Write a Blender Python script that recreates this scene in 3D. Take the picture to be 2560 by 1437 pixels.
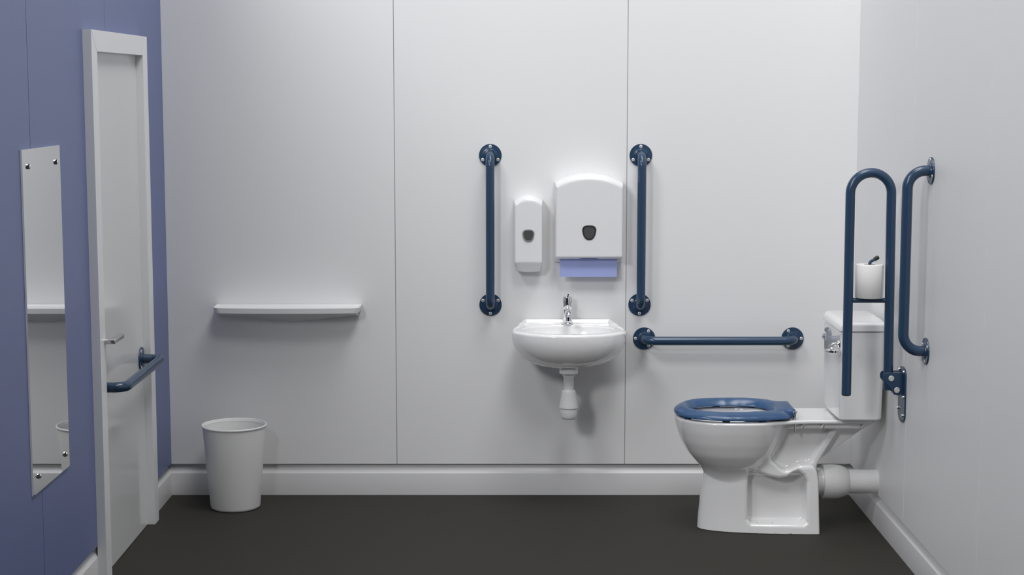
import bpy, bmesh, math, random
import numpy as np
from mathutils import Vector, Matrix

for o in list(bpy.data.objects):
    bpy.data.objects.remove(o)
SC = bpy.context.scene
COL = SC.collection
PI = math.pi

# ------------------------------------------------------------------ camera
cam_data = bpy.data.cameras.new('camera')
cam_data.sensor_width = 36.0
cam_data.lens = 4190.0 / 2560.0 * 36.0
cam_data.clip_start = 0.05
cam = bpy.data.objects.new('camera', cam_data)
cam.location = (0.0, -6.73, 1.6655)
cam.rotation_euler = (math.radians(90 - 6.845), 0, 0)
COL.objects.link(cam)
SC.camera = cam

# ------------------------------------------------------------------ light
SC.view_settings.view_transform = 'Standard'
SC.view_settings.look = 'None'
SC.view_settings.gamma = 1.0
SC.view_settings.use_curve_mapping = False
SC.view_settings.exposure = -0.05

world = bpy.data.worlds.new('overcast_dome')
SC.world = world
world.use_nodes = True
wnt = world.node_tree
bg = wnt.nodes['Background']
wtc = wnt.nodes.new('ShaderNodeTexCoord')
wsep = wnt.nodes.new('ShaderNodeSeparateXYZ')
wnt.links.new(wtc.outputs['Generated'], wsep.inputs[0])
wr = wnt.nodes.new('ShaderNodeValToRGB')
wr.color_ramp.elements[0].position = 0.0
wr.color_ramp.elements[0].color = (0.245, 0.245, 0.245, 1)
wr.color_ramp.elements[1].position = 0.9
wr.color_ramp.elements[1].color = (1.0, 1.0, 1.0, 1)
wnt.links.new(wsep.outputs['Z'], wr.inputs['Fac'])
wnt.links.new(wr.outputs['Color'], bg.inputs['Color'])
bg.inputs['Strength'].default_value = 0.035


def area_light(name, loc, target, size, power, color=(1, 1, 1), size_y=None):
    d = bpy.data.lights.new(name, 'AREA')
    d.shape = 'RECTANGLE' if size_y else 'DISK'
    d.size = size
    if size_y:
        d.size_y = size_y
    d.energy = power
    d.color = color
    o = bpy.data.objects.new(name, d)
    o.location = loc
    o.rotation_euler = (Vector(target) - Vector(loc)).to_track_quat('-Z', 'Y').to_euler()
    COL.objects.link(o)
    return o


area_light('key_lamp', (-1.8, -5.4, 3.0), (0.2, 0, 1.0), 0.8, 66)
area_light('high_lamp', (-2.4, -3.6, 4.6), (0.2, 0, 1.0), 1.3, 68)
area_light('front_lamp', (0.6, -4.4, 5.4), (0.2, 0, 1.0), 1.5, 62)
area_light('side_lamp', (1.0, -2.0, 5.0), (0.2, 0, 1.0), 1.5, 50)
area_light('overhead_lamp', (0.2, -1.0, 5.5), (0.2, 0, 1.0), 2.0, 58)


# ------------------------------------------------------------------ materials
def mat(name, color, rough=0.5, metal=0.0, coat=0.0, bump=0.0, bump_scale=200.0, spec=0.5, var=0.0, sss=0.0):
    m = bpy.data.materials.new(name)
    m.use_nodes = True
    nt = m.node_tree
    b = nt.nodes['Principled BSDF']
    b.inputs['Base Color'].default_value = (*color, 1)
    b.inputs['Roughness'].default_value = rough
    b.inputs['Metallic'].default_value = metal
    b.inputs['Coat Weight'].default_value = coat
    b.inputs['Coat Roughness'].default_value = 0.05
    b.inputs['Specular IOR Level'].default_value = spec
    tc = nt.nodes.new('ShaderNodeTexCoord')
    if var > 0:
        n = nt.nodes.new('ShaderNodeTexNoise')
        n.inputs['Scale'].default_value = bump_scale
        n.inputs['Detail'].default_value = 4
        nt.links.new(tc.outputs['Object'], n.inputs['Vector'])
        r = nt.nodes.new('ShaderNodeMix')
        r.data_type = 'RGBA'
        r.inputs[6].default_value = (*[c * (1 - var) for c in color], 1)
        r.inputs[7].default_value = (*[min(1, c * (1 + var)) for c in color], 1)
        nt.links.new(n.outputs['Fac'], r.inputs[0])
        nt.links.new(r.outputs[2], b.inputs['Base Color'])
    if bump > 0:
        n2 = nt.nodes.new('ShaderNodeTexNoise')
        n2.inputs['Scale'].default_value = bump_scale
        n2.inputs['Detail'].default_value = 3
        nt.links.new(tc.outputs['Object'], n2.inputs['Vector'])
        bp = nt.nodes.new('ShaderNodeBump')
        bp.inputs['Strength'].default_value = bump
        bp.inputs['Distance'].default_value = 0.001
        nt.links.new(n2.outputs['Fac'], bp.inputs['Height'])
        nt.links.new(bp.outputs['Normal'], b.inputs['Normal'])
    return m


M_WALL = mat('white_laminate', (0.80, 0.80, 0.804), 0.42, bump=0.05, bump_scale=60)
M_BLUE = mat('blue_laminate', (0.150, 0.185, 0.355), 0.45, bump=0.25, bump_scale=350, var=0.05)
M_SEAM = mat('panel_joint', (0.36, 0.36, 0.37), 0.8)
M_SEAMB = mat('blue_panel_joint', (0.08, 0.10, 0.20), 0.8)
M_SKIRT = mat('skirting_vinyl', (0.66, 0.66, 0.665), 0.35)
M_FLOOR = mat('dark_vinyl_floor', (0.029, 0.027, 0.0215), 0.7, spec=0.3, var=0.06, bump_scale=40)
M_DOOR = mat('door_laminate', (0.72, 0.73, 0.725), 0.12, spec=0.55)
M_FRAME = mat('frame_paint', (0.80, 0.81, 0.82), 0.35)
M_BAR = mat('navy_powder_coat', (0.021, 0.053, 0.108), 0.26, coat=0.12)
M_SEAT = mat('blue_seat_plastic', (0.030, 0.085, 0.195), 0.27, coat=0.1)
M_CER = mat('white_ceramic', (0.90, 0.90, 0.90), 0.1, coat=1.0)
M_PLA = mat('white_plastic', (0.80, 0.80, 0.81), 0.2)
M_BIN = mat('grey_white_plastic', (0.83, 0.83, 0.82), 0.4)
M_SHELF = mat('white_shelf_plastic', (0.78, 0.78, 0.785), 0.3)
M_PIPE = mat('white_pipe_plastic', (0.78, 0.78, 0.78), 0.25)
M_CHR = mat('chrome', (0.86, 0.86, 0.88), 0.06, metal=1.0)
M_STEEL = mat('brushed_aluminium', (0.62, 0.61, 0.60), 0.28, metal=1.0)
M_SCREW = mat('screw_head', (0.72, 0.71, 0.70), 0.38, metal=0.35)
M_RECESS = mat('screw_recess', (0.12, 0.10, 0.09), 0.6)
M_BLACK = mat('black_rubber', (0.012, 0.012, 0.012), 0.5)
M_DARK = mat('smoked_window', (0.040, 0.040, 0.041), 0.25)
M_PANE = mat('window_pane', (0.085, 0.085, 0.086), 0.2)
M_GREYR = mat('grey_window_rim', (0.26, 0.26, 0.265), 0.3)
M_PAPER = mat('white_tissue', (0.80, 0.795, 0.78), 0.95, bump=0.45, bump_scale=300)
M_TOWEL = mat('blue_paper', (0.41, 0.48, 0.85), 0.9, bump=0.3, bump_scale=300)
M_MIRROR = mat('mirror_silver', (0.86, 0.87, 0.87), 0.012, metal=1.0)
M_GEDGE = mat('glass_edge', (0.93, 0.95, 0.95), 0.15)
M_HOLE = mat('dark_hole', (0.02, 0.02, 0.02), 0.8)


# ------------------------------------------------------------------ mesh helpers
def link(name, me, m, parent=None):
    o = bpy.data.objects.new(name, me)
    COL.objects.link(o)
    if m is not None:
        if isinstance(m, (list, tuple)):
            for k in m:
                me.materials.append(k)
        else:
            me.materials.append(m)
    if parent is not None:
        o.parent = parent
        o.matrix_parent_inverse = parent.matrix_world.inverted()
    return o


def obj(name, bm, m, parent=None, smooth=True, angle=35):
    bmesh.ops.recalc_face_normals(bm, faces=bm.faces[:])
    me = bpy.data.meshes.new(name)
    bm.to_mesh(me)
    bm.free()
    if smooth:
        me.polygons.foreach_set('use_smooth', [True] * len(me.polygons))
        me.set_sharp_from_angle(angle=math.radians(angle))
    return link(name, me, m, parent)


def thing(name, label, cat, loc=(0, 0, 0), group=None, kind=None):
    o = bpy.data.objects.new(name, None)
    o.empty_display_size = 0.05
    COL.objects.link(o)
    o.location = loc
    o.matrix_world = Matrix.Translation(loc)
    tag(o, label, cat, group, kind)
    return o


def tag(o, label=None, cat=None, group=None, kind=None):
    if label:
        o['label'] = label
    if cat:
        o['category'] = cat
    if group:
        o['group'] = group
    if kind:
        o['kind'] = kind
    return o


def box(bm, x0, x1, y0, y1, z0, z1, bev=0.0, seg=2):
    r = bmesh.ops.create_cube(bm, size=1.0)
    vs = r['verts']
    for v in vs:
        v.co = Vector(((x0 + x1) / 2 + v.co.x * (x1 - x0), (y0 + y1) / 2 + v.co.y * (y1 - y0), (z0 + z1) / 2 + v.co.z * (z1 - z0)))
    if bev > 0:
        es = list({e for v in vs for e in v.link_edges})
        bmesh.ops.bevel(bm, geom=es, offset=bev, segments=seg, profile=0.5, affect='EDGES')
    return bm


def prism(bm, pts, d0, d1, plane='XZ', bev=0.0, mi=0):
    """polygon pts extruded along the remaining axis from d0 to d1"""
    def P(a, b, d):
        return {'XZ': (a, d, b), 'YZ': (d, a, b), 'XY': (a, b, d)}[plane]
    lo = [bm.verts.new(P(a, b, d0)) for a, b in pts]
    hi = [bm.verts.new(P(a, b, d1)) for a, b in pts]
    n = len(pts)
    f = [bm.faces.new(lo), bm.faces.new(hi[::-1])]
    for i in range(n):
        f.append(bm.faces.new((lo[i], hi[i], hi[(i + 1) % n], lo[(i + 1) % n])))
    for q in f:
        q.material_index = mi
    if bev > 0:
        es = [e for e in set(f[0].edges) | set(f[1].edges)]
        bmesh.ops.bevel(bm, geom=es, offset=bev, segments=3, profile=0.5, affect='EDGES')
    return bm


def frame_of(axis):
    a = Vector(axis).normalized()
    t = Vector((0, 0, 1)) if abs(a.z) < 0.9 else Vector((1, 0, 0))
    u = a.cross(t).normalized()
    v = a.cross(u).normalized()
    return a, u, v


def lathe(bm, origin, axis, prof, n=48, mi=0):
    """prof: list of (radius, distance along axis). radius 0 closes"""
    a, u, v = frame_of(axis)
    O = Vector(origin)
    rings = []
    for r, h in prof:
        c = O + a * h
        if r <= 1e-6:
            rings.append([bm.verts.new(c)])
        else:
            rings.append([bm.verts.new(c + u * (r * math.cos(2 * PI * k / n)) + v * (r * math.sin(2 * PI * k / n))) for k in range(n)])
    for A, B in zip(rings, rings[1:]):
        if len(A) == 1 and len(B) == 1:
            continue
        for k in range(n):
            k2 = (k + 1) % n
            if len(A) == 1:
                f = bm.faces.new((A[0], B[k2], B[k]))
            elif len(B) == 1:
                f = bm.faces.new((A[k], A[k2], B[0]))
            else:
                f = bm.faces.new((A[k], A[k2], B[k2], B[k]))
            f.material_index = mi
    return bm


def fillet_path(pts, r, seg=14):
    pts = [Vector(p) for p in pts]
    rs = r if isinstance(r, (list, tuple)) else [r] * len(pts)
    out = [pts[0]]
    for i in range(1, len(pts) - 1):
        p, a, b = pts[i], pts[i - 1], pts[i + 1]
        d1 = (a - p).normalized()
        d2 = (b - p).normalized()
        ang = d1.angle(d2)
        if rs[i] < 1e-6 or ang > math.pi - 1e-3:
            out.append(p)
            continue
        t = rs[i] / math.tan(ang / 2)
        c = p + (d1 + d2).normalized() * (rs[i] / math.sin(ang / 2))
        s = p + d1 * t
        e = p + d2 * t
        v1, v2 = s - c, e - c
        tot = v1.angle(v2)
        for k in range(seg + 1):
            f = k / seg
            out.append(c + (v1 * math.sin((1 - f) * tot) + v2 * math.sin(f * tot)) / math.sin(tot))
    out.append(pts[-1])
    return out


def tube(bm, path, r, n=32, cap=True, rad=None):
    path = [Vector(p) for p in path]
    N = len(path)
    tang = []
    for i in range(N):
        if i == 0:
            t = path[1] - path[0]
        elif i == N - 1:
            t = path[-1] - path[-2]
        else:
            t = (path[i] - path[i - 1]).normalized() + (path[i + 1] - path[i]).normalized()
        tang.append(t.normalized())
    _, u, _ = frame_of(tang[0])
    rings = []
    for i in range(N):
        u = (u - tang[i] * u.dot(tang[i])).normalized()
        v = tang[i].cross(u)
        ri = rad[i] if rad else r
        rings.append([bm.verts.new(path[i] + u * (ri * math.cos(2 * PI * k / n)) + v * (ri * math.sin(2 * PI * k / n))) for k in range(n)])
    for A, B in zip(rings, rings[1:]):
        for k in range(n):
            k2 = (k + 1) % n
            bm.faces.new((A[k], A[k2], B[k2], B[k]))
    if cap:
        bm.faces.new(rings[0][::-1])
        bm.faces.new(rings[-1])
    return bm


# ---- signed-distance modelling: smooth ceramic and moulded forms -------------
def smin(a, b, k):
    h = np.clip(0.5 + 0.5 * (b - a) / k, 0, 1)
    return b * (1 - h) + a * h - k * h * (1 - h)


def smax(a, b, k):
    return -smin(-a, -b, k)


def stab(v, xs, ys, sig):
    """piecewise table smoothed into a soft profile"""
    xs, ys = np.array(xs, float), np.array(ys, float)
    n = 1200
    a, b = xs[0] - 6 * sig, xs[-1] + 6 * sig
    g_ = np.linspace(a, b, n)
    y_ = np.interp(g_, xs, ys)
    lo_, hi_ = g_ < xs[0], g_ > xs[-1]
    y_[lo_] = ys[0] + (g_[lo_] - xs[0]) * (ys[1] - ys[0]) / (xs[1] - xs[0])
    y_[hi_] = ys[-1] + (g_[hi_] - xs[-1]) * (ys[-1] - ys[-2]) / (xs[-1] - xs[-2])
    st_ = (b - a) / (n - 1)
    m_ = int(4 * sig / st_)
    k_ = np.exp(-0.5 * (np.arange(-m_, m_ + 1) * st_ / sig) ** 2)
    k_ /= k_.sum()
    z_ = np.convolve(y_, k_, 'same')
    z_[:m_] = y_[:m_]
    z_[-m_:] = y_[-m_:]
    return np.interp(v, g_, z_)


def d_poly(px, py, pts):
    """exact 2-D polygon distance"""
    pts = np.array(pts, float)
    n = len(pts)
    d = np.full(px.shape, 1e9)
    inside = np.zeros(px.shape, bool)
    for i in range(n):
        a = pts[i]
        b = pts[(i + 1) % n]
        e = b - a
        wx, wy = px - a[0], py - a[1]
        t = np.clip((wx * e[0] + wy * e[1]) / max(1e-12, e @ e), 0, 1)
        d = np.minimum(d, (wx - e[0] * t) ** 2 + (wy - e[1] * t) ** 2)
        c = ((a[1] > py) != (b[1] > py))
        if abs(e[1]) > 1e-12:
            xi = a[0] + (py - a[1]) * e[0] / e[1]
            inside ^= (c & (px < xi))
    d = np.sqrt(d)
    return np.where(inside, -d, d)


def d_extr(d2, t, t0, t1, r=0.0):
    """2-D distance d2 extruded over t0..t1 with edge rounding r"""
    w = np.abs(t - (t0 + t1) / 2) - (t1 - t0) / 2 + r
    q = d2 + r
    return np.minimum(np.maximum(q, w), 0) + np.sqrt(np.maximum(q, 0) ** 2 + np.maximum(w, 0) ** 2) - r


def d_box(x, y, z, x0, x1, y0, y1, z0, z1, r=0.0):
    qx = np.abs(x - (x0 + x1) / 2) - (x1 - x0) / 2 + r
    qy = np.abs(y - (y0 + y1) / 2) - (y1 - y0) / 2 + r
    qz = np.abs(z - (z0 + z1) / 2) - (z1 - z0) / 2 + r
    return np.minimum(np.maximum(qx, np.maximum(qy, qz)), 0) + np.sqrt(np.maximum(qx, 0) ** 2 + np.maximum(qy, 0) ** 2 + np.maximum(qz, 0) ** 2) - r


def d_caps(x, y, z, a, b, r):
    a, b = np.array(a, float), np.array(b, float)
    e = b - a
    t = np.clip(((x - a[0]) * e[0] + (y - a[1]) * e[1] + (z - a[2]) * e[2]) / (e @ e), 0, 1)
    return np.sqrt((x - a[0] - e[0] * t) ** 2 + (y - a[1] - e[1] * t) ** 2 + (z - a[2] - e[2] * t) ** 2) - r


def gauge(x, y, c, outline):
    """star-shaped outline as a smooth gauge function: 1 on the outline"""
    P = np.array(outline, float)
    th = np.arctan2(P[:, 1] - c[1], P[:, 0] - c[0])
    rr = np.hypot(P[:, 0] - c[0], P[:, 1] - c[1])
    o = np.argsort(th)
    th, rr = th[o], rr[o]
    g = np.linspace(-PI, PI, 721)[:-1]
    tab = np.interp(g, np.concatenate([th - 2 * PI, th, th + 2 * PI]), np.tile(rr, 3))
    k = np.exp(-0.5 * (np.arange(-24, 25) / 5.0) ** 2)
    k /= k.sum()
    tab = np.convolve(np.concatenate([tab[-24:], tab, tab[:24]]), k, 'valid')
    tt = np.arctan2(y - c[1], x - c[0])
    R = np.interp(tt, np.append(g, PI), np.append(tab, tab[0]))
    return np.hypot(x - c[0], y - c[1]) / R, R


def sdf_obj(name, fn, lo, hi, h, m, parent=None):
    lo = np.array(lo, float) - 2 * h
    hi = np.array(hi, float) + 2 * h
    n = np.ceil((hi - lo) / h).astype(int) + 1
    ax = [lo[i] + np.arange(n[i]) * h for i in range(3)]
    F = np.empty(tuple(n), np.float32)
    st = max(1, int(2e6 // (n[1] * n[2])))
    for i in range(0, n[0], st):
        X, Y, Z = np.meshgrid(ax[0][i:i + st], ax[1], ax[2], indexing='ij')
        F[i:i + st] = fn(X, Y, Z)
    S = F < 0
    c = np.stack([S[i:n[0] - 1 + i, j:n[1] - 1 + j, k:n[2] - 1 + k] for i in (0, 1) for j in (0, 1) for k in (0, 1)])
    cnt = c.sum(0)
    act = (cnt > 0) & (cnt < 8)
    I = np.argwhere(act)
    vid = -np.ones(act.shape, np.int64)
    vid[act] = np.arange(len(I))
    acc = np.zeros((len(I), 3))
    w = np.zeros(len(I))
    cor = [(i, j, k) for i in (0, 1) for j in (0, 1) for k in (0, 1)]
    for a in cor:
        for d in range(3):
            if a[d]:
                continue
            b = list(a)
            b[d] = 1
            fa = F[I[:, 0] + a[0], I[:, 1] + a[1], I[:, 2] + a[2]].astype(float)
            fb = F[I[:, 0] + b[0], I[:, 1] + b[1], I[:, 2] + b[2]].astype(float)
            s = (fa < 0) != (fb < 0)
            t = np.where(s, fa / np.where(fa == fb, 1, fa - fb), 0)
            p = np.array(a, float)[None, :].repeat(len(I), 0)
            p[:, d] += t
            acc[s] += p[s]
            w[s] += 1
    V = lo + (I + acc / w[:, None]) * h
    quads = []
    for d in range(3):
        e1, e2 = [(1, 2), (2, 0), (0, 1)][d]
        sl0 = [slice(None)] * 3
        sl1 = [slice(None)] * 3
        sl0[d] = slice(0, n[d] - 1)
        sl1[d] = slice(1, n[d])
        a, b = S[tuple(sl0)], S[tuple(sl1)]
        E = np.argwhere(a != b)
        ok = (E[:, e1] > 0) & (E[:, e2] > 0) & (E[:, e1] < n[e1] - 1) & (E[:, e2] < n[e2] - 1)
        E = E[ok]
        flip = a[E[:, 0], E[:, 1], E[:, 2]]
        def cell(u, v):
            q = E.copy()
            q[:, e1] += u
            q[:, e2] += v
            return vid[q[:, 0], q[:, 1], q[:, 2]]
        Q = np.stack([cell(-1, -1), cell(0, -1), cell(0, 0), cell(-1, 0)], 1)
        Q[~flip] = Q[~flip][:, ::-1]
        quads.append(Q)
    Q = np.concatenate(quads)

    def grad(V, e=h * 0.25):
        x, y, z = V[:, 0], V[:, 1], V[:, 2]
        return np.stack([fn(x + e, y, z) - fn(x - e, y, z), fn(x, y + e, z) - fn(x, y - e, z), fn(x, y, z + e) - fn(x, y, z - e)], 1) / (2 * e)
    V0 = V.copy()
    for _ in range(3):
        f = fn(V[:, 0], V[:, 1], V[:, 2])
        g = grad(V)
        st_ = f[:, None] * g / np.maximum((g * g).sum(1), 0.05)[:, None]
        L = np.linalg.norm(st_, axis=1, keepdims=True)
        V = V - st_ * np.minimum(1, 0.4 * h / np.maximum(L, 1e-9))
    dv = V - V0
    L = np.linalg.norm(dv, axis=1, keepdims=True)
    V = V0 + dv * np.minimum(1, 0.9 * h / np.maximum(L, 1e-9))
    G = grad(V, h * 0.5)
    G /= np.maximum(np.linalg.norm(G, axis=1, keepdims=True), 1e-9)
    me = bpy.data.meshes.new(name)
    me.vertices.add(len(V))
    me.vertices.foreach_set('co', V.astype(np.float32).ravel())
    me.loops.add(len(Q) * 4)
    me.loops.foreach_set('vertex_index', Q.ravel().astype(np.int32))
    me.polygons.add(len(Q))
    me.polygons.foreach_set('loop_start', np.arange(0, len(Q) * 4, 4, dtype=np.int32))
    me.polygons.foreach_set('use_smooth', np.ones(len(Q), bool))
    me.update(calc_edges=True)
    me.validate()
    me.normals_split_custom_set_from_vertices(G.astype(np.float32))
    return link(name, me, m, parent)


# ------------------------------------------------------------------ the room
XL, XR = -1.395, 1.384
YF = -3.4                 # the side walls run this far towards the viewer
YR0 = -5.596             # the right wall runs on further
HT = 2.8                  # height of the wall panels
ZS1, ZS0 = 0.130, 0.092   # lower edge of the panels, upper edge of the skirting face
GAP = 0.0026


def panel_wall(name, spans, backs, place, face_mat, seam_mat, label):
    """spans: rectangles (a0,a1,z0,z1) along the wall; place(a,d,z)->xyz with d depth behind the face"""
    bm = bmesh.new()
    def bx(a0, a1, d0, d1, z0, z1, mi, bev=0):
        b2 = bmesh.new()
        box(b2, a0, a1, d0, d1, z0, z1, bev, 2)
        for v in b2.verts:
            v.co = Vector(place(*v.co))
        for f in b2.faces:
            f.material_index = mi
        tmp = bpy.data.meshes.new('t')
        b2.to_mesh(tmp)
        b2.free()
        bm.from_mesh(tmp)
        bpy.data.meshes.remove(tmp)
    for sp in spans:
        if len(sp) == 4:
            bx(sp[0], sp[1], 0.0, 0.014, sp[2], sp[3], 0, 0.0009)
        else:                                   # a panel cut around the door
            b2 = bmesh.new()
            prism(b2, sp, 0.0, 0.014, 'XZ')
            for v in b2.verts:
                v.co = Vector(place(*v.co))
            tmp = bpy.data.meshes.new('t')
            b2.to_mesh(tmp)
            b2.free()
            bm.from_mesh(tmp)
            bpy.data.meshes.remove(tmp)
    for a0, a1, z0, z1 in backs:
        bx(a0, a1, 0.0030, 0.03, z0, z1, 1)
    o = obj(name, bm, [face_mat, seam_mat], None, smooth=False)
    tag(o, label, 'wall', kind='structure')
    return o


g = GAP / 2
panel_wall('wall_back', [(XL, -0.471 - g, ZS1, HT), (-0.471 + g, 0.461 - g, ZS1, HT), (0.461 + g, XR, ZS1, HT)],
           [(XL, XR, ZS1 + 0.001, HT - 0.001)],
           lambda a, d, z: (a, d, z), M_WALL, M_SEAM, 'white panelled back wall with two vertical joints')
panel_wall('wall_right', [(-0.937 + g, 0.03, ZS1, HT), (-1.868 + g, -0.937 - g, ZS1, HT), (-2.80 + g, -1.868 - g, ZS1, HT), (-3.732 + g, -2.80 - g, ZS1, HT), (-4.664 + g, -3.732 - g, ZS1, HT), (YR0, -4.664 - g, ZS1, HT)],
           [(YR0 + 0.001, 0.029, ZS1 + 0.001, HT - 0.001)],
           lambda a, d, z: (XR + d, a, z), M_WALL, M_SEAM, 'white panelled wall on the right, behind the toilet cistern')
# door opening in the left wall
DY0, DY1, DZ = -1.195, -0.440, 1.805
panel_wall('wall_left', [[(-0.923 + g, HT), (0.03, HT), (0.03, ZS1), (DY1, ZS1), (DY1, DZ), (-0.923 + g, DZ)],
                         [(-1.862 + g, HT), (-0.923 - g, HT), (-0.923 - g, DZ), (DY0, DZ), (DY0, ZS1), (-1.862 + g, ZS1)],
                         (-2.794 + g, -1.862 - g, ZS1, HT), (YF, -2.794 - g, ZS1, HT)],
           [(YF + 0.001, DY0 - 0.001, ZS1 + 0.001, HT - 0.001), (DY0, DY1, DZ + 0.001, HT - 0.001), (DY1 + 0.001, 0.029, ZS1 + 0.001, HT - 0.001)],
           lambda a, d, z: (XL - d, a, z), M_BLUE, M_SEAMB, 'blue panelled wall on the left, around the door')

# floor
bm = bmesh.new()
box(bm, XL - 0.06, XR + 0.06, -6.4, 0.06, -0.05, 0.0)
tag(obj('floor', bm, M_FLOOR, smooth=False), 'dark grey brown vinyl floor', 'floor', kind='structure')

# skirting: vertical face, then a ledge that falls back under the panels
SK = [(0.05, 0.0), (0.0, 0.0), (0.0, ZS0 - 0.002), (0.0006, ZS0 - 0.0004), (0.0022, ZS0 + 0.001), (0.016, 0.112), (0.018, 0.150), (0.05, 0.150)]


def skirting(name, label, place, a0, a1):
    bm = bmesh.new()
    lo = [bm.verts.new(place(a0, d, z)) for d, z in SK]
    hi = [bm.verts.new(place(a1, d, z)) for d, z in SK]
    bm.faces.new(lo)
    bm.faces.new(hi[::-1])
    for i in range(len(SK)):
        j = (i + 1) % len(SK)
        bm.faces.new((lo[i], hi[i], hi[j], lo[j]))
    tag(obj(name, bm, M_SKIRT, angle=50), label, 'skirting', kind='structure')


skirting('baseboard_back', 'pale skirting along the back wall', lambda a, d, z: (a, d, z), XL - 0.02, XR + 0.02)
skirting('baseboard_right', 'pale skirting along the right wall', lambda a, d, z: (XR + d, a, z), YR0, 0.02)
skirting('baseboard_left', 'pale skirting between the door and the back corner', lambda a, d, z: (XL - d, a, z), -0.398, 0.02)
skirting('baseboard_front', 'pale skirting under the blue wall in front of the door', lambda a, d, z: (XL - d, a, z), YF, -1.225)

# ------------------------------------------------------------------ door
door = thing('door_1', 'grey white door in a raised frame in the blue left wall', 'door', (XL, -0.81, 0), kind='structure')
FX0, FX1 = XL - 0.045, XL + 0.029
FY0, FY1, FT = -1.231, -0.396, 1.849
IY0, IY1, IT = -1.158, -0.467, 1.779
for nm, pts in (('frame_stile', [(FY0, 0), (IY0, 0), (IY0, IT), (FY0, FT)]),
                ('frame_stile', [(FY1, 0), (FY1, FT), (IY1, IT), (IY1, 0)]),
                ('frame_head', [(FY0 + .0006, FT), (IY0 + .0006, IT), (IY1 - .0006, IT), (FY1 - .0006, FT)])):
    bm = bmesh.new()
    prism(bm, pts, XL - 0.0010, FX1, 'YZ')
    bmesh.ops.bevel(bm, geom=bm.edges[:], offset=0.0008, segments=2, affect='EDGES')
    obj(nm, bm, M_FRAME, door, angle=25)
bm = bmesh.new()
box(bm, XL - 0.040, XL + 0.0004, IY0 - 0.02, IY1 + 0.02, 0.002, IT + 0.015)
obj('door_panel', bm, M_DOOR, door, smooth=False)
# lever handle: rose, spindle and a flat bar that runs along the door
hd = bmesh.new()
HX, HY, HZ = XL + 0.060, -1.168, 0.816
lathe(hd, (XL - 0.001, HY, HZ), (1, 0, 0), [(0, 0), (0.024, 0), (0.024, 0.006), (0.022, 0.008), (0.010, 0.008), (0.010, 0.045), (0, 0.045)], 36)
box(hd, XL + 0.040, HX + 0.006, HY - 0.011, HY + 0.125, HZ - 0.008, HZ + 0.008, 0.004, 3)
lh = obj('handle', hd, M_STEEL, door)
lh['label'] = 'satin metal lever handle'


# ------------------------------------------------------------------ screws
def screw_bm(bm, p, axis, r=0.0068, h=0.0022):
    lathe(bm, p, axis, [(0, 0), (r, 0), (r, h * 0.5), (r * 0.86, h * 0.9), (r * 0.5, h), (0, h)], 20, 0)
    a, u, v = frame_of(axis)
    c = Vector(p) + a * (h * 1.04)
    for s, t in ((u, v), (v, u)):
        q = [c + s * (r * .42) + t * (r * .10), c - s * (r * .42) + t * (r * .10), c - s * (r * .42) - t * (r * .10), c + s * (r * .42) - t * (r * .10)]
        try:
            f = bm.faces.new([bm.verts.new(k) for k in q])
            f.material_index = 1
        except ValueError:
            pass
        c = c + a * 0.00008


def screw(parent, p, axis, r=0.0068, h=0.0022, m=None):
    bm = bmesh.new()
    screw_bm(bm, p, axis, r, h)
    me = bpy.data.meshes.new('screw')
    bm.to_mesh(me)
    bm.free()
    me.polygons.foreach_set('use_smooth', [True] * len(me.polygons))
    me.set_sharp_from_angle(angle=math.radians(50))
    return link('screw', me, [m or M_SCREW, M_RECESS], parent)


# ------------------------------------------------------------------ grab bars
def grab_bar(name, label, A, B, nrm, proud, bend=0.042, r=0.0175):
    """A, B flange centres on the wall; nrm points out of the wall"""
    A, B, nrm = Vector(A), Vector(B), Vector(nrm)
    t = thing(name, label, 'grab bar', tuple(B), group='straight navy grab bars')
    bm = bmesh.new()
    path = fillet_path([A + nrm * 0.004, A + nrm * proud, B + nrm * proud, B + nrm * 0.004], bend, 16)
    tube(bm, path, r, 40)
    obj('rail', bm, M_BAR, t)
    d = (B - A).normalized()
    for c, outw in ((A, -d), (B, d)):
        bm = bmesh.new()
        lathe(bm, c + nrm * 0.0006, nrm, [(0, 0), (0.0452, 0), (0.0452, 0.0035), (0.0444, 0.0047), (0.030, 0.0050), (0.0262, 0.0060), (0.0250, 0.0085), (0.0225, 0.0098), (0.017, 0.0100), (0, 0.0100)], 64)
        fl = obj('flange', bm, M_BAR, t)
        side = nrm.cross(outw)
        for k in (0, 120, 240):
            a = math.radians(k)
            p = c + nrm * 0.0050 + (outw * math.cos(a) + side * math.sin(a)) * 0.0352
            screw(fl, p, nrm)
    return t


ny = (0, -1, 0)
grab_bar('grab_bar', 'upright navy grab bar left of the basin, beside the soap dispenser', (-0.087, 0, 1.391), (-0.087, 0, 0.788), ny, 0.072)
grab_bar('grab_bar', 'upright navy grab bar between the paper towel dispenser and the toilet', (0.516, 0, 1.391), (0.516, 0, 0.788), ny, 0.072)
grab_bar('grab_bar', 'horizontal navy grab bar low on the back wall between basin and toilet', (0.536, 0, 0.650), (1.138, 0, 0.650), ny, 0.072)
grab_bar('grab_bar', 'upright navy grab bar on the right wall beside the fold-up rail', (XR, -1.195, 1.389), (XR, -1.195, 0.787), (-1, 0, 0), 0.078, 0.058)
grab_bar('grab_bar', 'horizontal navy grab bar mounted on the door', (XL, -0.505, 0.648), (XL, -1.108, 0.648), (1, 0, 0), 0.078, 0.042)

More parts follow.
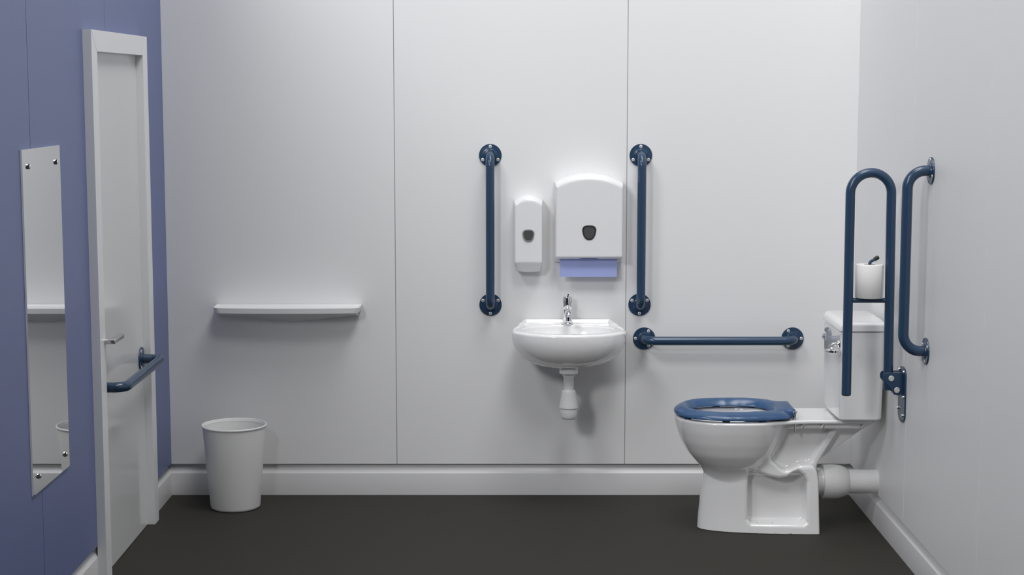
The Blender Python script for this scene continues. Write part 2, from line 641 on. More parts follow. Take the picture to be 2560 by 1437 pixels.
# ------------------------------------------------------------------ mirror
mir = thing('wall_mirror', 'tall frameless mirror screwed to the blue wall', 'mirror', (XL, -1.77, 0.483))
bm = bmesh.new()
box(bm, XL + 0.0006, XL + 0.0062, -1.970, -1.570, 0.483, 1.486)
for f in bm.faces:
    f.material_index = 0 if f.calc_center_median().x > XL + 0.006 else 1
obj('glass', bm, [M_MIRROR, M_GEDGE], mir, smooth=False)
for y in (-1.914, -1.620):
    for z in (0.531, 1.437):
        bm = bmesh.new()
        lathe(bm, (XL + 0.0062, y, z), (1, 0, 0), [(0, 0), (0.0085, 0), (0.0085, 0.002), (0.0075, 0.0055), (0.0045, 0.0078), (0, 0.0085)], 28)
        obj('screw_cap', bm, M_CHR, mir)

# ------------------------------------------------------------------ shelf
sh = thing('wall_shelf', 'white shallow tray shelf on the back wall above the bin', 'shelf', (-0.901, 0, 0.716))
SX0, SX1, SZ = -1.196, -0.607, 0.790
sc = (SX0 + SX1) / 2
shw = (SX1 - SX0) / 2


def f_shelf(x, y, z):
    u = (x - sc) / shw
    front = -0.132 + 0.020 * u * u
    # plan with rounded front corners
    r = 0.03
    qx = np.abs(x - sc) - shw + r + 0.005 * np.clip((SZ - z) / 0.024, 0, 1)
    qy = (front - y) + r + 0.002 * np.clip((SZ - z) / 0.024, 0, 1)
    d2 = np.minimum(np.maximum(qx, qy), 0) + np.hypot(np.maximum(qx, 0), np.maximum(qy, 0)) - r
    d2 = np.maximum(d2, y + 0.0008)
    d = d_extr(d2, z, SZ - 0.024, SZ, 0.002)
    inner = np.maximum(d2 + 0.0085, (y + 0.009))
    tray = smax(inner, SZ - 0.006 - z, 0.004)
    return smax(d, -tray, 0.003)


sdf_obj('tray', f_shelf, (SX0, -0.134, SZ - 0.026), (SX1, 0.0, SZ + 0.001), 0.0025, M_SHELF, sh)
bm = bmesh.new()
top = [(-1.185, -0.085), (-0.618, -0.085)]
pts = [(-1.188, 0.7655), (-1.188, 0.742), (-0.904, 0.716), (-0.622, 0.742), (-0.622, 0.7655)]
vb = [bm.verts.new((x, -0.001, z)) for x, z in pts]
vf = [bm.verts.new((x, y, z)) for x, y, z in ((-1.182, -0.09, 0.7655), (-1.182, -0.088, 0.7640), (-0.904, -0.09, 0.7620), (-0.628, -0.088, 0.7640), (-0.628, -0.09, 0.7655))]
bm.faces.new(vb)
bm.faces.new(vf[::-1])
for i in range(5):
    j = (i + 1) % 5
    bm.faces.new((vb[i], vf[i], vf[j], vb[j]))
obj('support', bm, M_SHELF, sh, angle=10)

# ------------------------------------------------------------------ soap dispenser
sd = thing('soap_dispenser', 'narrow white wall soap dispenser left of the towel dispenser', 'dispenser', (0.065, 0, 0.928))


def arch(cx, hw, z0, z1, zc, n=24):
    """outline with a shallow arched top"""
    s = zc - z1
    R = (hw * hw + s * s) / (2 * s)
    a = math.asin(hw / R)
    top = [(cx + R * math.sin(t), zc - R + R * math.cos(t)) for t in np.linspace(a, -a, n)]
    return [(cx - hw, z0), (cx + hw, z0)] + top


SOAP = arch(0.065, 0.0575, 0.931, 1.212, 1.234)
SOAP = SOAP[:1] + [(0.065 + 0.0575 * q / 4, 0.931 - 0.0035 * (1 - (q / 4) ** 2)) for q in range(-3, 4)] + SOAP[1:]


def f_soap(x, y, z):
    t = np.clip((0.972 - z) / 0.044, 0, 1)
    xs = 0.065 + (x - 0.065) * (1 + 0.22 * t + 0.02 * (-y / 0.1))
    d2 = d_poly(xs, z, SOAP)
    zar = 1.234 - 0.022 * ((x - 0.065) / 0.0575) ** 2
    front = -0.100 + 0.022 * np.clip((z - zar + 0.026) / 0.026, 0, 1) ** 2
    lower = (-y - 0.100) + np.maximum(0, (0.972 - z)) * 0.75
    d = d_extr(d2, y, -0.100, 0.012, 0.013)
    d = smax(d, lower * 0.8, 0.004)
    d = smax(d, front - y, 0.006)
    # fine shadow line where the cover meets the back plate
    d = np.maximum(d, y + 0.0008)
    groove = np.maximum(np.abs(y + 0.018) - 0.0010, -(d + 0.0015))
    return np.maximum(d, -groove)


sdf_obj('cover', f_soap, (0.0, -0.102, 0.925), (0.13, 0.0, 1.238), 0.0022, M_PLA, sd)


def shield(cx, cz, hw, hh, n=40, taper=0.30):
    """rounded shield: wide flat top, narrow rounded bottom"""
    pts = []
    for k in range(n):
        a = 2 * PI * k / n
        c, s = math.cos(a), math.sin(a)
        p = 2.9
        r = (abs(c) ** p + abs(s) ** p) ** (-1 / p)
        x, z = r * c, r * s
        x *= 1 - taper * (0.5 - 0.5 * z) ** 1.7
        pts.append((cx + hw * x, cz + hh * z))
    return pts


def window_part(parent, cx, cz, hw, hh, y, rim, taper=0.34):
    bm = bmesh.new()
    o = shield(cx, cz, hw, hh, taper=taper)
    i1 = shield(cx, cz, hw * 0.84, hh * 0.84, taper=taper)
    i2 = shield(cx, cz, hw * 0.80, hh * 0.80, taper=taper)
    n = len(o)
    L = []
    for pts, yy in ((o, y + 0.004), (o, y - 0.0012), (i1, y - 0.0018), (i2, y + 0.0006)):
        L.append([bm.verts.new((a, yy, b)) for a, b in pts])
    for A, B in zip(L, L[1:]):
        for k in range(n):
            bm.faces.new((A[k], A[(k + 1) % n], B[(k + 1) % n], B[k]))
    bm.faces.new(L[0])
    bm.faces.new(L[-1][::-1])
    w = obj('level_window', bm, rim, parent, angle=40)
    bm = bmesh.new()
    prism(bm, shield(cx, cz, hw * 0.79, hh * 0.79, taper=taper), y - 0.0002, y + 0.0004)
    obj('pane', bm, M_PANE, w, angle=40)


window_part(sd, 0.065, 1.077, 0.0255, 0.0245, -0.1001, M_GREYR)

# ------------------------------------------------------------------ paper towel dispenser
td = thing('paper_towel_dispenser', 'wide white wall paper towel dispenser above the basin', 'dispenser', (0.306, 0, 0.96))
TOW = arch(0.3055, 0.1365, 0.900, 1.286, 1.322, 40)


def f_tow(x, y, z):
    xs = 0.3055 + (x - 0.3055) * (1 + 0.02 * (-y / 0.12))
    d2 = d_poly(xs, z, TOW)
    d = d_extr(d2, y, -0.120, 0.02, 0.013)
    # rounded shoulder at the top of the front face
    zar = 1.322 - 0.036 * ((x - 0.3055) / 0.1365) ** 2
    d = smax(d, (-0.120 + 0.024 * np.clip((z - zar + 0.028) / 0.028, 0, 1) ** 2) - y, 0.005)
    bot = (0.993 + (y + 0.120) * (-0.27)) - z
    d = smax(d, bot, 0.005)
    d = np.maximum(d, y + 0.0008)
    slot = d_box(x, y, z, 0.181, 0.430, -0.074, -0.060, 0.93, 1.02, 0.003)
    notch = np.maximum(np.abs(x - 0.3055) - 0.046 + np.clip((-0.062 - y), -.03, .03) * 0.5, np.maximum(-0.098 - y, np.maximum(y + 0.062, z - 1.02)))
    d = smax(d, -np.minimum(slot, notch), 0.002)
    groove = np.maximum(np.abs(y + 0.022) - 0.0012, -(d + 0.0018))
    return np.maximum(d, -groove)


sdf_obj('cover', f_tow, (0.165, -0.122, 0.950), (0.447, 0.0, 1.326), 0.0026, M_PLA, td)
window_part(td, 0.3055, 1.0905, 0.0300, 0.0290, -0.1201, M_DARK, 0.40)

bm = bmesh.new()
n = 90
x0, x1, yt = 0.1905, 0.4195, -0.067
up, dn, up2, dn2 = [], [], [], []
for k in range(n + 1):
    x = x0 + (x1 - x0) * k / n
    w = 0.0012 * math.sin(k / n * PI)
    up.append(bm.verts.new((x, yt, 1.004)))
    dn.append(bm.verts.new((x, yt - w, 0.9085 + (0.0009 if k % 2 else -0.0009))))
    up2.append(bm.verts.new((x, yt + 0.0008, 1.004)))
    dn2.append(bm.verts.new((x, yt + 0.0008 - w, 0.9085 + (0.0009 if k % 2 else -0.0009))))
for k in range(n):
    bm.faces.new((up[k], up[k + 1], dn[k + 1], dn[k]))
    bm.faces.new((up2[k + 1], up2[k], dn2[k], dn2[k + 1]))
    bm.faces.new((dn[k], dn[k + 1], dn2[k + 1], dn2[k]))
    bm.faces.new((up[k + 1], up[k], up2[k], up2[k + 1]))
bm.faces.new((up[0], dn[0], dn2[0], up2[0]))
bm.faces.new((up[n], up2[n], dn2[n], dn[n]))
tag(obj('paper_towel', bm, M_TOWEL, None, smooth=False), 'light blue paper towel hanging from the white towel dispenser', 'paper towel')

# ------------------------------------------------------------------ basin
bas = thing('wash_basin', 'small white ceramic wash basin fixed to the back wall', 'basin', (0.224, 0, 0.56))
BX, BZ = 0.224, 0.715
half = [(0.0, -0.356), (0.05, -0.354), (0.10, -0.342), (0.132, -0.330), (0.165, -0.308), (0.195, -0.278), (0.216, -0.248), (0.2262, -0.222), (0.2245, -0.205), (0.206, -0.139), (0.190, -0.062), (0.176, 0.0), (0.160, 0.06), (0.10, 0.06), (0.0, 0.06)]
BO = [(BX + a, b) for a, b in half] + [(BX - a, b) for a, b in half[1:-1]]


def f_basin(x, y, z):
    gg, R = gauge(x, y, (BX, -0.15), BO)
    t = np.maximum(0, (BZ - 0.012 - z)) / 0.146
    p = 2.35
    G = (gg ** p + t ** p) ** (1 / p)
    body = (G - 1) * 0.17
    lip = 0.0155 * np.clip((y + 0.225) / 0.225, 0, 1) ** 0.9
    edge = np.clip((gg - 0.915) / 0.05, 0, 1)
    edge = np.maximum(edge, np.clip((y + 0.018) / 0.010, 0, 1))
    edge = edge * edge * (3 - 2 * edge)
    body = smax(body, (z - BZ - lip * edge) * 0.8, 0.010)
    # inner bowl
    ex, ey = 0.176, 0.120
    yc = -0.192
    tz = np.maximum(0, BZ + 0.006 - z) / 0.118
    q = (((np.abs(x - BX) / ex) ** 2.3 + (np.abs(y - yc) / ey) ** 2.3) ** (2.2 / 2.3) + tz ** 2.2) ** (1 / 2.2)
    hole = (q - 1) * 0.115
    hole = np.minimum(hole, np.where(z > BZ - 0.004, (((np.abs(x - BX) / ex) ** 2.3 + (np.abs(y - yc) / ey) ** 2.3) ** (1 / 2.3) - 1) * 0.115, 1))
    d = smax(body, -hole, 0.007)
    # upstand along the wall
    # soap ledge ribs
    for s in (-1, 1):
        d = smin(d, d_caps(x, y, z, (BX + s * 0.137, -0.030, BZ - 0.0008), (BX + s * 0.103, -0.082, BZ - 0.0012), 0.0018), 0.003)
    # waste socket
    rr = np.hypot(x - BX, y + 0.20)
    sock = np.maximum(rr - 0.0375, np.maximum(0.541 - z, z - 0.60))
    d = smin(d, sock, 0.004)
    return np.maximum(d, y + 0.0006)


sdf_obj('bowl', f_basin, (-0.006, -0.36, 0.535), (0.454, 0.0, 0.733), 0.0032, M_CER, bas)

# waste pipe and trap
tr = thing('waste_trap', 'white plastic waste trap hanging under the wash basin', 'waste pipe', (BX, -0.20, 0.357))
bm = bmesh.new()
o = (BX, -0.20, 0.5405)
lathe(bm, o, (0, 0, -1), [(0, 0.001), (0.0255, 0.001), (0.0255, 0.006), (0.0205, 0.016), (0.0200, 0.060), (0.0200, 0.070), (0, 0.070)], 48)
obj('tailpipe', bm, M_PIPE, tr)
bm = bmesh.new()
lathe(bm, o, (0, 0, -1), [(0, 0.0655), (0.0245, 0.0655), (0.0268, 0.068), (0.0275, 0.073), (0.0368, 0.128), (0.0378, 0.133), (0.0378, 0.1365), (0.0350, 0.138), (0, 0.138)], 56)
obj('trap_cone', bm, M_PIPE, tr)
bm = bmesh.new()
lathe(bm, o, (0, 0, -1), [(0, 0.1375), (0.0335, 0.1375), (0.0340, 0.150), (0.0320, 0.170), (0.0285, 0.180), (0.0255, 0.1825), (0, 0.1825)], 56)
obj('trap_cup', bm, M_PIPE, tr)
bm = bmesh.new()
tube(bm, fillet_path([(BX, -0.165, 0.495), (BX, -0.09, 0.495), (BX, -0.001, 0.495)], 0.01, 2), 0.016, 32)
obj('outlet_pipe', bm, M_PIPE, tr)

# tap
tp = thing('mixer_tap', 'small chrome mixer tap on the back edge of the basin', 'tap', (BX, -0.062, BZ))
bm = bmesh.new()
lathe(bm, (BX, -0.055, 0.7158), (0, 0.0, 1), [(0, 0), (0.0235, 0), (0.0235, 0.004), (0.0188, 0.008), (0.0180, 0.040), (0.0185, 0.060), (0.0182, 0.062), (0, 0.062)], 40)
obj('body', bm, M_CHR, tp)
bm = bmesh.new()
sp = fillet_path([(BX, -0.062, 0.752), (BX, -0.118, 0.772), (BX, -0.160, 0.769), (BX, -0.166, 0.752)], [0, 0.03, 0.012, 0], 6)
tube(bm, sp, 0.0125, 28, rad=[0.0155] + [0.0135] * (len(sp) - 3) + [0.0125, 0.0125])
s = obj('spout', bm, M_CHR, tp)
bm = bmesh.new()
lathe(bm, (BX, -0.1655, 0.753), (0, -0.15, -1), [(0, 0), (0.0118, 0), (0.0118, 0.009), (0.0105, 0.0105), (0.0085, 0.0105), (0.008, 0.006), (0, 0.006)], 28)
obj('aerator', bm, M_CHR, s)
bm = bmesh.new()
prof = [(0, 0), (0.0190, 0), (0.0198, 0.002), (0.0198, 0.046), (0.0185, 0.050), (0, 0.051)]
lathe(bm, (BX - 0.0015, -0.055, 0.7775), (0, 0, 1), prof, 40)
hl = obj('knob', bm, M_CHR, tp)
bm = bmesh.new()
tube(bm, [(BX, -0.055, 0.822), (BX, -0.062, 0.832), (BX, -0.098, 0.8395), (BX, -0.104, 0.8405)], 0.0045, 20, rad=[0.0062, 0.0052, 0.0046, 0.003])
obj('lever', bm, M_CHR, hl)

# ------------------------------------------------------------------ bin
bn = thing('waste_bin', 'pale grey tapered plastic waste bin on the floor', 'bin', (-1.102, -0.198, 0))
bm = bmesh.new()
H = 0.336
lathe(bm, (-1.102, -0.198, 0.0008), (0, 0, 1), [(0, 0), (0.092, 0), (0.0965, 0.003), (0.0985, 0.010), (0.1240, H - 0.009), (0.1215, H - 0.009), (0.0960, 0.012), (0, 0.008)], 96)
obj('body', bm, M_BIN, bn, angle=50)
bm = bmesh.new()
lathe(bm, (-1.102, -0.198, 0.0008), (0, 0, 1), [(0.1205, H - 0.012), (0.1245, H - 0.0090), (0.1275, H - 0.0075), (0.1285, H - 0.0045), (0.1278, H - 0.0012), (0.1262, H), (0.1240, H - 0.0008), (0.1230, H - 0.004), (0.1205, H - 0.012)], 96)
obj('rim', bm, M_BIN, bn, angle=50)

# ------------------------------------------------------------------ toilet
YC = -0.500
to = thing('toilet', 'white close-coupled toilet with blue seat and cistern', 'toilet', (0.93, YC, 0))


def plan_super(x, y, x0, x1, w, nf, nb, wb=None):
    """egg plan: different exponents to the front and back"""
    xc = x0 + (x1 - x0) * 0.52
    a = np.where(x < xc, xc - x0, x1 - xc)
    p = np.where(x < xc, nf, nb)
    g_ = ((np.abs(x - xc) / a) ** p + (np.abs(y) / w) ** p) ** (1 / p)
    return g_


def f_pan(x, yy, z):
    y = np.abs(yy - YC)
    # bowl: front, back and half width change with height
    zz = np.array([0.18, 0.212, 0.228, 0.243, 0.262, 0.297, 0.344, 0.390, 0.420, 0.436])
    xf = stab(z, zz, [0.775, 0.742, 0.729, 0.716, 0.694, 0.662, 0.636, 0.620, 0.614, 0.612], 0.009)
    xb = stab(z, zz, [0.93, 0.935, 0.94, 0.950, 0.965, 0.985, 1.005, 1.02, 1.03, 1.035], 0.012)
    w = stab(z, zz, [0.060, 0.078, 0.088, 0.101, 0.117, 0.141, 0.160, 0.173, 0.179, 0.182], 0.008)
    gb = plan_super(x, y, xf, xb, w, 2.15, 2.7)
    bowl = (gb - 1) * 0.13
    bowl = smax(bowl, z - 0.436, 0.010)
    bowl = smax(bowl, 0.185 - z, 0.012)
    # pedestal
    pf = stab(z, [0, 0.057, 0.119, 0.181, 0.225, 0.25], [0.704, 0.707, 0.714, 0.721, 0.727, 0.735], 0.02)
    pw = stab(z, [0, 0.06, 0.2, 0.25], [0.114, 0.108, 0.103, 0.101], 0.02)
    gp = plan_super(x, y, pf, 1.60, pw, 2.3, 9.0)
    ped = (gp - 1) * 0.10
    back = x - np.interp(z, [0, 0.20, 0.235, 0.262], [1.153, 1.146, 1.140, 1.128])
    ped = smax(ped, back, 0.010)
    zt = stab(x, [0.70, 0.95, 0.985, 1.005, 1.022, 1.046, 1.072, 1.09, 1.2], [0.300, 0.290, 0.266, 0.244, 0.238, 0.245, 0.260, 0.2605, 0.2605], 0.008)
    ped = smax(ped, (z - zt) * 0.85, 0.014)
    ped = np.maximum(ped, -z + 0.0006)
    # side pocket with an arched top under the trapway
    pocket2 = d_poly(x, z, [(0.885, 0.052), (0.898, 0.037), (1.092, 0.037), (1.102, 0.046), (1.102, 0.200), (1.092, 0.222), (1.070, 0.238), (1.052, 0.232), (1.030, 0.215), (1.000, 0.210), (0.965, 0.216), (0.930, 0.228), (0.900, 0.246), (0.885, 0.248)])
    pocket = smax(pocket2, 0.034 + 0.10 * np.clip((z - 0.20) / 0.06, 0, 1) ** 2 - y, 0.014)
    d = smin(bowl, ped, 0.022)
    d = smax(d, -pocket, 0.015)
    # fixing holes through the ledge
    for hx in (0.925, 0.983):
        d = np.maximum(d, -np.maximum(np.hypot(x - hx, y - 0.076) - 0.0058, np.abs(z - 0.03) - 0.02))
    # web plates, strut and rear gusset below the platform
    web = smax(d_poly(x, z, [(0.94, 0.22), (1.13, 0.24), (1.235, 0.425), (0.94, 0.425)]), y - 0.042, 0.010)
    strut = smax(d_poly(x, z, [(1.112, 0.245), (1.141, 0.235), (1.148, 0.262), (1.243, 0.425), (1.212, 0.425), (1.130, 0.280)]), y - 0.066, 0.010)
    gus = smax(d_poly(x, z, [(1.140, 0.258), (1.153, 0.262), (1.352, 0.408), (1.352, 0.425), (1.20, 0.425)]), y - 0.030, 0.006)
    d = smin(d, smin(web, smin(strut, gus, 0.012), 0.016), 0.014)
    # platform that carries the cistern
    wpl = stab(x, [0.90, 0.98, 1.03, 1.10, 1.40], [0.148, 0.156, 0.132, 0.124, 0.124], 0.02)
    pl2 = np.maximum(y - wpl, 0.86 - x)
    pl2 = smax(pl2, x - 1.345, 0.03)
    plat = d_extr(pl2, z, 0.4225, 0.436, 0.005)
    d = smin(d, plat, 0.010)
    fl2 = smax(smax(y - 0.102, 0.96 - x, 0.01), x - 1.352, 0.02)
    fl = smax(fl2, np.maximum(z - 0.43, 0.400 - z + np.clip(x - 1.31, 0, 1) * 0.6), 0.006)
    d = smin(d, fl, 0.005)
    for rx in (1.075, 1.150, 1.30):
        rib = np.maximum(np.abs(x - rx - (z - 0.41) * 0.5) - 0.0025, np.maximum(y - 0.116, np.maximum(z - 0.43, 0.404 - z)))
        d = smin(d, rib, 0.004)
    # sloping web behind the bowl
    # inner bowl
    gi = plan_super(x, y, 0.645, 0.975, 0.135, 2.1, 2.3)
    ti = np.maximum(0, 0.445 - z) / 0.20
    q = (gi ** 2.2 + ti ** 2.2) ** (1 / 2.2)
    d = smax(d, -(q - 1) * 0.12, 0.014)
    return d


sdf_obj('pan', f_pan, (0.60, YC - 0.185, 0.0), (1.372, YC + 0.185, 0.44), 0.0032, M_CER, to)

# cistern
CY = -0.505


def plan_box(x, y, x0, x1, hw, r, bow=0.0):
    cx, hx = (x0 + x1) / 2, (x1 - x0) / 2
    yb = np.clip(np.abs(y - CY) / hw, 0, 1)
    qx = np.abs(x - cx + np.where(x < cx, -bow * yb ** 2 * 1.0, 0)) - hx + r
    qy = np.abs(y - CY) - hw + r
    return np.minimum(np.maximum(qx, qy), 0) + np.hypot(np.maximum(qx, 0), np.maximum(qy, 0)) - r


def f_cist(x, y, z):
    t = (z - 0.445) / 0.33
    bev = np.clip((x - 1.335) / 0.04, 0, 1) * 0.004
    d2 = plan_box(x, y, 1.197 + 0.004 * (1 - t), 1.360 + 0.006 * t, 0.168 + 0.006 * t, 0.020, 0.004)
    return d_extr(d2, z - bev, 0.4445, 0.7755, 0.008)


sdf_obj('cistern', f_cist, (1.185, CY - 0.18, 0.44), (1.372, CY + 0.18, 0.78), 0.003, M_CER, to)


def f_lid(x, y, z):
    d2 = plan_box(x, y, 1.190, 1.370, 0.179, 0.022, 0.004)
    d = np.maximum(d2, np.maximum(0.7765 - z, z - 0.830))
    # rolled front edge and softly falling ends
    top = z - (0.812 - 0.004 * ((y - CY) / 0.18) ** 2)
    R = 0.034
    qx = (1.190 + R) - x
    qz = top + R
    roll = np.minimum(np.maximum(qx, qz), 0) + np.hypot(np.maximum(qx, 0), np.maximum(qz, 0)) - R
    d = smax(d2, roll, 0.012)
    d = smax(d, 0.7765 - z, 0.003)
    return d


sdf_obj('cistern_lid', f_lid, (1.185, CY - 0.185, 0.772), (1.374, CY + 0.185, 0.815), 0.0028, M_CER, to)

# seat
SO_half = [(0.612, 0.0), (0.616, 0.045), (0.632, 0.090), (0.662, 0.130), (0.705, 0.158), (0.76, 0.173), (0.82, 0.178), (0.88, 0.176), (0.94, 0.168), (0.990, 0.158), (1.022, 0.142), (1.036, 0.118), (1.036, 0.06), (1.036, 0.0)]
SO = SO_half + [(a, -b) for a, b in SO_half[1:-1]]
SI_half = [(0.680, 0.0), (0.688, 0.05), (0.715, 0.088), (0.76, 0.105), (0.82, 0.110), (0.88, 0.107), (0.938, 0.088), (0.965, 0.050), (0.972, 0.0)]
SI = SI_half + [(a, -b) for a, b in SI_half[1:-1]]


def f_seat(x, yy, z):
    y = yy - YC
    g1, R1 = gauge(x, y, (0.82, 0.0), SO)
    g2, R2 = gauge(x, y, (0.82, 0.0), SI)
    out = (g1 - 1) * R1 * 0.95
    inn = (1 - g2) * R2 * 0.95 + np.clip((z - 0.4445) / 0.028, 0, 1) ** 1.4 * 0.024
    top = 0.4740 - 0.021 * np.clip(1 + out / 0.046, 0, 1) ** 2 - 0.006 * np.clip((x - 0.90) / 0.12, 0, 1)
    d = smax(out, (z - top) * 0.9, 0.007)
    d = smax(d, inn, 0.009)
    d = smax(d, 0.4445 - z, 0.003)
    # hinge shoulder
    hb = d_box(x, y, z, 0.985, 1.062, -0.086, 0.086, 0.438, 0.472, 0.0168)
    d = smin(d, hb, 0.010)
    _ = d_box(x, np.abs(y), z, 1.020, 1.06, -1, 0.078, 0.40, 0.50, 0.002)
    return d


seat = sdf_obj('seat', f_seat, (0.605, YC - 0.182, 0.436), (1.066, YC + 0.182, 0.478), 0.0026, M_SEAT, to)
for bx_, by_ in ((0.655, 0.090), (0.790, 0.152), (0.925, 0.150)):
    for s_ in (-1, 1):
        bm = bmesh.new()
        box(bm, bx_ - 0.014, bx_ + 0.014, YC + s_ * by_ - 0.006, YC + s_ * by_ + 0.006, 0.4362, 0.4450, 0.002)
        obj('buffer', bm, M_SEAT, seat)
for s_ in (-1, 1):
    bm = bmesh.new()
    hy = YC + s_ * 0.101
    lathe(bm, (1.052, hy, 0.4362), (0, 0, 1), [(0, 0), (0.013, 0), (0.013, 0.002), (0.0075, 0.003), (0.0075, 0.020), (0.0098, 0.027), (0.0090, 0.030), (0, 0.030)], 28)
    lathe(bm, (1.052, hy, 0.4215), (0, 0, -1), [(0, 0), (0.0085, 0), (0.0085, 0.006), (0.0038, 0.007), (0.0038, 0.032), (0, 0.032)], 16)
    hb_ = obj('hinge_bolt', bm, M_CHR, to)
    hb_['label'] = 'chrome hinge bolt'

# flush lever
fl = bmesh.new()
LY = CY - 0.152
lathe(fl, (1.199, LY, 0.728), (-1, 0, 0), [(0, 0), (0.014, 0), (0.014, 0.004), (0.012, 0.007), (0.007, 0.008), (0.007, 0.016), (0, 0.016)], 28)
tube(fl, fillet_path([(1.190, LY, 0.728), (1.174, LY, 0.728), (1.172, LY - 0.004, 0.716), (1.172, LY - 0.008, 0.709)], [0, 0.006, 0.004, 0], 6), 0.0052, 16)
lathe(fl, (1.1710, LY - 0.018, 0.7005), (0, 0, 1), [(0, 0), (0.0230, 0), (0.0246, 0.0012), (0.0246, 0.0085), (0.0230, 0.0097), (0, 0.0097)], 40)
lv = obj('flush_lever', fl, M_CHR, to)
lv['label'] = 'chrome spatula flush lever'
bm = bmesh.new()
lathe(bm, (1.203, CY + 0.150, 0.714), (-1, 0, 0), [(0, 0), (0.0175, 0), (0.0175, 0.003), (0.0145, 0.007), (0.009, 0.0095), (0.0, 0.0105)], 32)
kb = obj('blanking_plug', bm, M_CHR, to)
kb['label'] = 'chrome round plug'

# soil pipe into the right wall
so = thing('soil_pipe', 'white plastic soil pipe running from the toilet into the right wall', 'pipe', (1.27, YC, 0.12))
PZ = 0.1765
bm = bmesh.new()
lathe(bm, (1.1555, YC, PZ), (1, 0, 0), [(0, 0), (0.0500, 0), (0.0500, 0.034), (0, 0.034)], 64)
obj('spigot', bm, M_CER, so)
bm = bmesh.new()
dome2 = [(0.0505, 0.0215), (0.0625, 0.0220), (0.0648, 0.0245), (0.0650, 0.055), (0.0645, 0.070), (0.0630, 0.082), (0.0602, 0.094), (0.0560, 0.105), (0.0510, 0.1135), (0.0462, 0.1195), (0.0440, 0.121), (0, 0.121)]
lathe(bm, (1.1555, YC, PZ), (1, 0, 0), [(0, 0.0360)] + [(0.0495, 0.0360)] + dome2, 72)
obj('connector', bm, M_PIPE, so, angle=40)
bm = bmesh.new()
lathe(bm, (1.2700, YC, PZ), (1, 0, 0), [(0, 0), (0.0455, 0), (0.0455, XR + 0.0005 - 1.2700), (0, XR + 0.0005 - 1.2700)], 64)
obj('straight_pipe', bm, M_PIPE, so)

# ------------------------------------------------------------------ fold-up rail
YR = -0.885
fr = thing('fold_up_rail', 'navy hinged support rail folded upright beside the cistern', 'support rail', (XR, YR, 0.49))
RX0, RX1 = 1.184, 1.3265
RT = 1.366 - (RX1 - RX0) / 2
r_t = 0.0168
bm = bmesh.new()
cx_ = (1.1845 + 1.3200) / 2
hwid = 0.0715
path = [Vector((1.1830, YR, 0.584)), Vector((cx_ - hwid, YR, RT))]
for k in range(1, 24):
    a = PI - PI * k / 24
    path.append(Vector((cx_ + hwid * math.cos(a), YR, RT + hwid * math.sin(a))))
path += [Vector((cx_ + hwid, YR, RT)), Vector((1.3300, YR, 0.600))]
tube(bm, path, r_t, 40)
rail = obj('rail', bm, M_BAR, fr)
bm = bmesh.new()
tube(bm, [(1.184, YR, 0.9185), (1.3240, YR, 0.9185)], 0.0090, 28)
obj('crossbar', bm, M_BAR, fr)
bm = bmesh.new()
lathe(bm, (1.1830, YR, 0.5842), (0, 0, -1), [(0, 0), (0.0158, 0), (0.0158, 0.0035), (0.014, 0.005), (0, 0.005)], 32)
obj('end_cap', bm, M_BLACK, fr)
# wall plate
bm = bmesh.new()
pl = [(YR - 0.050, 0.515), (YR - 0.050, 0.652)]
for k in range(1, 12):
    a = PI - PI * k / 12
    pl.append((YR + 0.050 * math.cos(a), 0.655 + 0.028 * math.sin(a)))
pl += [(YR + 0.050, 0.652), (YR + 0.050, 0.515)]
for k in range(1, 12):
    a = -PI * k / 12
    pl.append((YR + 0.050 * math.cos(a), 0.515 + 0.030 * math.sin(a)))
prism(bm, pl, XR - 0.0060, XR - 0.0006, 'YZ')
wp = obj('wall_plate', bm, M_BAR, fr, angle=30)
for dy, z in ((-0.034, 0.668), (-0.034, 0.578), (-0.030, 0.512), (0.034, 0.668), (0.038, 0.528)):
    bm = bmesh.new()
    lathe(bm, (XR - 0.006, YR + dy, z), (-1, 0, 0), [(0, 0), (0.0058, 0), (0.0058, 0.002), (0.0045, 0.0052), (0, 0.0062)], 20)
    obj('screw_cap', bm, M_CHR, wp)
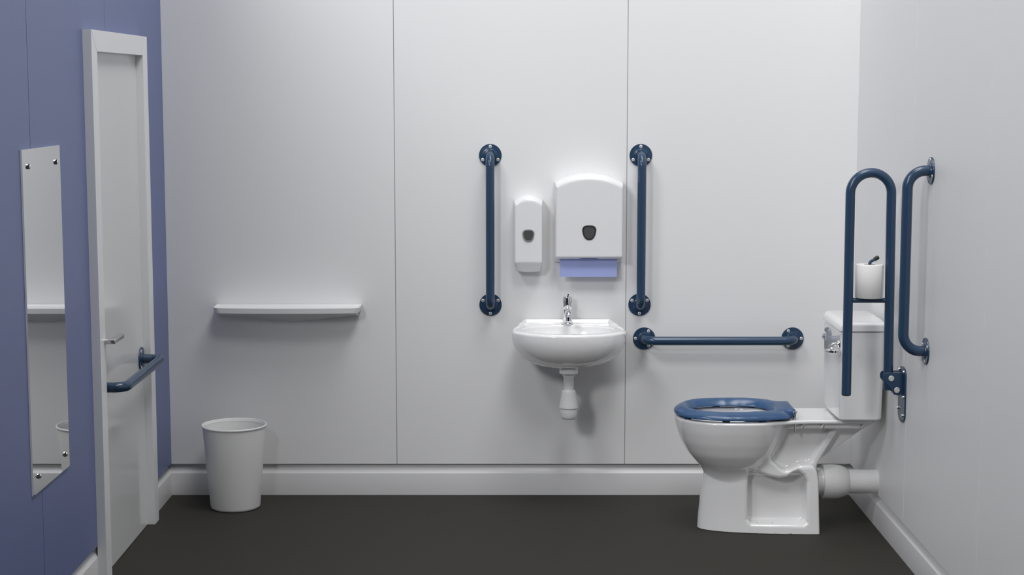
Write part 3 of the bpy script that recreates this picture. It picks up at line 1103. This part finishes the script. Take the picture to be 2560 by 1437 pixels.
# cheeks
CH = [(1.3055, 0.654), (1.306, 0.640), (1.3485, 0.588), (1.357, 0.5835), (1.3795, 0.5835), (1.3795, 0.6645), (1.316, 0.6645), (1.309, 0.661)]
for yy, tag_ in ((YR - 0.0240, 1), (YR + 0.0200, 0)):
    bm = bmesh.new()
    prism(bm, CH, yy, yy + 0.004, 'XZ', bev=0.0012)
    ck = obj('bracket_cheek', bm, M_BAR, fr, angle=30)
    ax = -1 if tag_ else 1
    for px_, pz_ in ((1.3355, 0.6445), (1.3565, 0.6025)):
        bm = bmesh.new()
        lathe(bm, (px_, yy if tag_ else yy + 0.004, pz_), (0, ax, 0), [(0, 0), (0.0102, 0), (0.0102, 0.0018), (0.0090, 0.0030), (0, 0.0034)], 32)
        b_ = obj('pivot_cap', bm, M_SCREW, ck)
bm = bmesh.new()
box(bm, 1.3470, XR - 0.0058, YR - 0.0202, YR + 0.0202, 0.585, 0.6630, 0.002)
obj('bracket_block', bm, M_BAR, fr)
# paper spindle
bm = bmesh.new()
sx, sz = 1.2545, 0.9270
tube(bm, fillet_path([(sx, YR, 0.921), (sx, YR, 1.054), (sx + 0.022, YR, 1.066)], [0, 0.012, 0], 8), 0.0056, 20)
spn = obj('roll_spindle', bm, M_BAR, fr)
bm = bmesh.new()
dv_ = Vector((0.022, 0, 0.012)).normalized()
q0 = Vector((sx + 0.016, YR, 1.0633))
lathe(bm, q0, dv_, [(0, 0), (0.0072, 0), (0.0074, 0.002), (0.0076, 0.011), (0.0066, 0.0155), (0.0035, 0.0175), (0, 0.018)], 24)
obj('spindle_tip', bm, M_BLACK, spn)

# toilet roll
bm = bmesh.new()
R_, r_, z0_, z1_ = 0.0478, 0.0195, 0.9278, 1.0460
lathe(bm, (1.2545, YR, z0_), (0, 0, 1), [(r_, 0), (R_ - 0.002, 0), (R_, 0.002), (R_, z1_ - z0_ - 0.002), (R_ - 0.002, z1_ - z0_), (r_, z1_ - z0_), (r_, 0)], 96)
# the loose end of the sheet
a0 = math.radians(-9)
pa = []
for k in range(9):
    a = a0 - math.radians(4) * k
    pa.append((1.2545 + (R_ + 0.0010) * math.cos(a), YR + (R_ + 0.0010) * math.sin(a)))
vs0 = [bm.verts.new((a, b, z0_ + 0.0005)) for a, b in pa]
vs1 = [bm.verts.new((a, b, z1_ - 0.0005)) for a, b in pa]
for k in range(8):
    bm.faces.new((vs0[k], vs0[k + 1], vs1[k + 1], vs1[k]))
tag(obj('toilet_roll', bm, M_PAPER, None, angle=50), 'white toilet roll standing on the crossbar of the fold-up rail', 'toilet roll')
